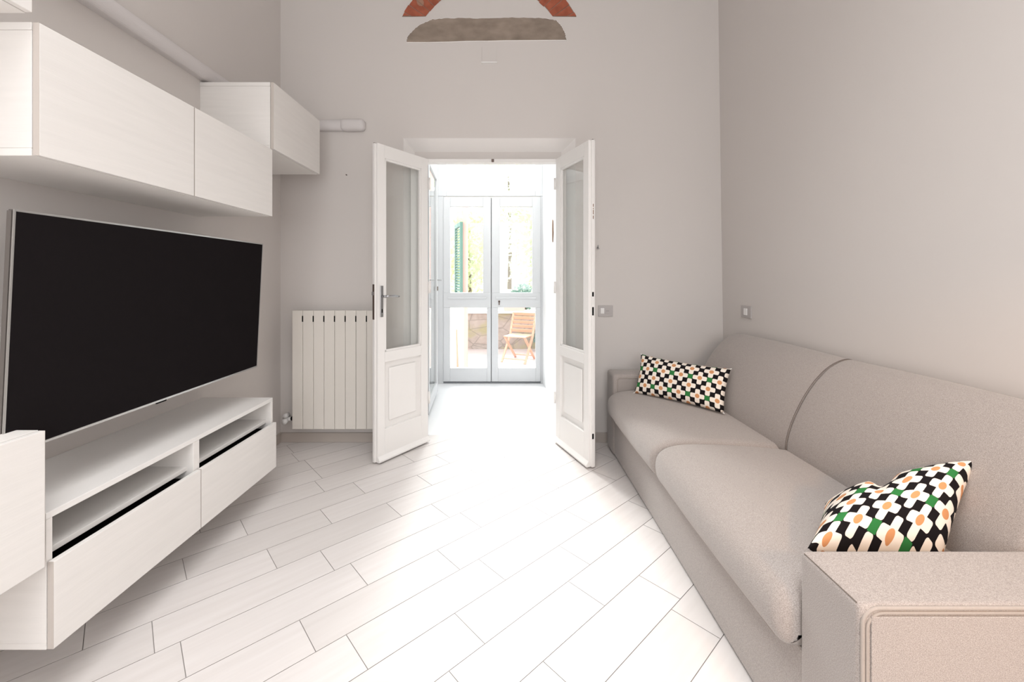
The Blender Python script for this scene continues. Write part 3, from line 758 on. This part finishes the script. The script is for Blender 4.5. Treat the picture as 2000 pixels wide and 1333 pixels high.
cushion('cushion', 'black, white and green printed cushion propped at the far end of the sofa',
        unp(1238, 768, 2.87), unp(1414, 808, 2.46), unp(1428, 721, 2.58), unp(1252, 692, 2.985), .05, 36, 20, 0.0, (1.2, 2.0))
def crease(u, v, p, sgn, nrm):
    p = Vector(p)
    # a chop pushed in at the top edge, folds running down from it
    d = math.exp(-((u - .36) / .06) ** 2) * max(0, v - .45) / .55
    p.z -= .045 * d
    d2 = math.exp(-(((u - .36) - (1 - v) * .35) / .05) ** 2) * (v > .15) * v
    p += nrm * (-.016 * d2 * sgn)
    d3 = math.exp(-(((u - .42) + (1 - v) * .05) / .04) ** 2) * v
    p += nrm * (-.01 * d3 * sgn)
    return p
cushion('cushion', 'plump crumpled printed cushion wedged behind the near sofa arm',
        unp(1577, 1072, 1.155), unp(1838, 1104, 1.16), unp(1909, 898, 1.29), unp(1612, 982, 1.37), .098, 60, 36, 0.3, (.6, 1.0), crease, tips=False)

# ================================================================ BEYOND THE GLASS
GZ = -.15
bm = B(); box(bm, -9, 9, SY + .06, 8.5, GZ - .1, GZ)
tag(obj('terrace', bm, 'paving'), 'pale paved terrace outside the sunroom doors', 'terrace', kind='structure')
bm = B(); v = [bm.verts.new(p) for p in ((-14, 8.6, .3), (14, 8.6, .3), (14, 22, 1.2), (-14, 22, 1.2), (-14, 8.6, -.3), (14, 8.6, -.3), (14, 22, -.3), (-14, 22, -.3))]
for q in ((0, 1, 2, 3), (0, 4, 5, 1), (1, 5, 6, 2), (2, 6, 7, 3), (3, 7, 4, 0), (4, 7, 6, 5)): bm.faces.new([v[i] for i in q])
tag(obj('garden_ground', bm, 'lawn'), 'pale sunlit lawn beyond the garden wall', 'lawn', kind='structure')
root = thing('garden_wall', 'low rough stone retaining wall behind the terrace', 'wall', (0, 8.5, GZ))
bm = B(); box(bm, -6, 6, 8.4, 8.65, GZ, .56); wobj('stonework', bm, 'rubble', root)
bm = B(); box(bm, -6, 6, 8.36, 8.7, .56, .61, .006); wobj('coping', bm, 'whitewall', root)
for x_ in (-.06, .66):
    bm = B(); box(bm, x_, x_ + .42, 8.38, 8.6, .611, .72, .01); tag(obj('clay_block', bm, 'terra'), {-.06: 'left clay block on the coping of the garden wall, seen over the folding chair', .66: 'clay block on the coping at the right edge of the right door pane'}[x_], 'block', 'clay blocks on the garden wall')

def folding_chair(name, label, loc, rz, mat, group='folding garden chairs'):
    root = thing(name, label, 'chair', loc, rz, group)
    w = .21
    def part(nm, fn):
        bm = B(); fn(bm); return obj(nm, bm, mat, root)
    for s in (-1, 1):    # long legs run from the front foot up to the back rest
        part('long_leg', lambda b: (frustum(b, (s * w, -.27, 0), (s * w, .10, .42), .022, .036, Vector((1, 0, 0))), frustum(b, (s * w, .10, .42), (s * w, .26, .80), .022, .036, Vector((1, 0, 0)))))
        part('short_leg', lambda b: frustum(b, (s * (w - .03), .27, 0), (s * (w - .03), -.2, .42), .022, .034, Vector((1, 0, 0))))
    def seat_(b):
        for q in range(6): box(b, -w + .01, w - .01, -.22 + q * .062, -.22 + q * .062 + .048, .42, .436, .003)
    part('seat', seat_)
    def back_(b):
        for q in range(5):
            f_ = .5 + q * .07; y_ = .10 + (f_ - .42) / .38 * .16; frustum(b, (-w, y_, f_), (w, y_, f_), .012, .05, Vector((0, -.4, 1)))
    part('backrest', back_)
    part('stretcher', lambda b: frustum(b, (-w, -.22, .06), (w, -.22, .06), .03, .015))
    part('stretcher', lambda b: frustum(b, (-w + .03, .22, .06), (w - .03, .22, .06), .03, .015))
    return root
folding_chair('folding_chair', 'slatted wooden folding chair standing on the terrace', unp(1014, 690, 7.25).xy.to_3d() + Vector((0, 0, GZ)), math.radians(-24), 'wood')
folding_chair('folding_chair', 'reddish folding chair mostly hidden right of the door pane', (.80, 6.95, GZ), math.radians(150), 'redwood')

# little round table edge between the chairs
root = thing('garden_table', 'pale wooden garden table beside the folding chair', 'table', (.92, 7.4, GZ))
bm = B(); tube(bm, [(.92, 7.4, .47), (.92, 7.4, .495)], .3, 28); wobj('table_top', bm, 'wood', root)
for q in range(3):
    an = q * 2.09 + .4; bm = B(); frustum(bm, (.92 + .22 * math.cos(an), 7.4 + .22 * math.sin(an), GZ), (.92 - .12 * math.cos(an), 7.4 - .12 * math.sin(an), .47), .03, .03); wobj('leg', bm, 'wood', root)

# house corner at the left, its pedestal and shutter
root = thing('gate_post', 'tall pink terracotta post left of the terrace, carrying the green shutter', 'post', (-.61, 6.3, GZ))
bm = B(); box(bm, -.645, -.585, 6.18, 6.4, GZ, 3.6, .004); wobj('shaft', bm, 'terra', root)
bm = B(); box(bm, -.67, -.56, 6.15, 6.43, 3.6, 3.66, .004); wobj('cap', bm, 'whitewall', root)
bm = B(); box(bm, -.79, -.606, 5.82, 5.98, GZ, .84, .006); tag(obj('pedestal', bm, 'whitewall'), 'low white masonry pier just outside the left sunroom leaf', 'pier')
bm = B(); tube(bm, [(fx(893) * 5.6 / SY, 5.7, GZ), (fx(888.5) * 5.6 / SY, 5.78, .56)], [.016, .009], 8); tag(obj('broom_handle', bm, 'wood', None, True), 'orange wooden stick leaning on the white pier', 'stick')
a0_, a1_ = Vector((-.655, 6.12, 0)), Vector((-.79, 6.55, 0)); dv = a1_ - a0_
root = thing('window_shutter', 'dark green louvred shutter hung on the terracotta post', 'shutter', a0_ + Vector((0, 0, .88)), math.atan2(dv.y, dv.x))
Ls = dv.length
bm = B(); ring(bm, 0, Ls, 0, 1.2, .04, Ls - .04, .06, 1.14, -.02, .02, 0); obj('frame', bm, 'shutter', root)
bm = B()
for q in range(26): frustum(bm, (.04, 0, .08 + q * .041), (Ls - .04, 0, .08 + q * .041), .034, .007, Vector((0, .7, .7)))
obj('louvres', bm, 'shutter', root)

# foliage
def foliage(name, label, cx_, cy_, z0_, rx_, rz2, n, mat, cat='tree', trunk=True, seed=1, size=.09, group='hazy garden trees'):
    random.seed(seed)
    root = thing(name, label, cat, (cx_, cy_, z0_), group=group)
    bm = B()
    for _ in range(n):
        d_ = Vector((random.gauss(0, 1), random.gauss(0, 1), random.gauss(0, 1))).normalized() * (random.random() ** .4)
        c_ = Vector((d_.x * rx_, d_.y * rx_ * .8, rz2 * (1.05 + d_.z))); s_ = size * random.uniform(.6, 1.4)
        a = Vector((random.uniform(-1, 1), random.uniform(-1, 1), random.uniform(-1, 1))).normalized(); b_ = a.orthogonal().normalized()
        bm.faces.new([bm.verts.new(c_ + q) for q in (a * s_, b_ * s_ * .45, -a * s_, -b_ * s_ * .45)])
    me_o = obj('crown', bm, mat, root)
    if trunk:
        bm = B(); tube(bm, [(0, 0, -.3), (.05, 0, rz2 * .6), (-.03, 0, rz2 * 1.3)], [.09, .07, .03], 8); obj('trunk', bm, 'bark', root)
    return root
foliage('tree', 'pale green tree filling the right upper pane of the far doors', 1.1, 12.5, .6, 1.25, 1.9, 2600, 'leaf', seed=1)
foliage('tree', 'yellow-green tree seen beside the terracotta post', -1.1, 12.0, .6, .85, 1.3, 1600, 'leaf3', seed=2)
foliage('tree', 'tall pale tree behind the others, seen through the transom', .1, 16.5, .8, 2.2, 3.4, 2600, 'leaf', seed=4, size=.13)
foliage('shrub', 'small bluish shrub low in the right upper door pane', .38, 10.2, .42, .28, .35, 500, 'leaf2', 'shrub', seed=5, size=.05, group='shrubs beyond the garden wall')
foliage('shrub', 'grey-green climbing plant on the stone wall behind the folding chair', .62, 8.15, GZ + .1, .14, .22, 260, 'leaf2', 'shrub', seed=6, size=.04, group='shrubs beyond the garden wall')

# brown thing hanging on the sunroom wall
bm = B(); Yh = 4.42; xw = .497 + (.433 - .497) * (Yh - 4.24) / .84
prism(bm, [(Yh - .02, 1.86), (Yh + .01, 1.88), (Yh + .03, 1.78), (Yh + .015, 1.66), (Yh - .01, 1.64), (Yh - .035, 1.74)], 'x', xw - .006, xw + .004)
tag(obj('hanging_bag', bm, 'brown'), 'small brown pouch hanging on the white sunroom wall', 'pouch')
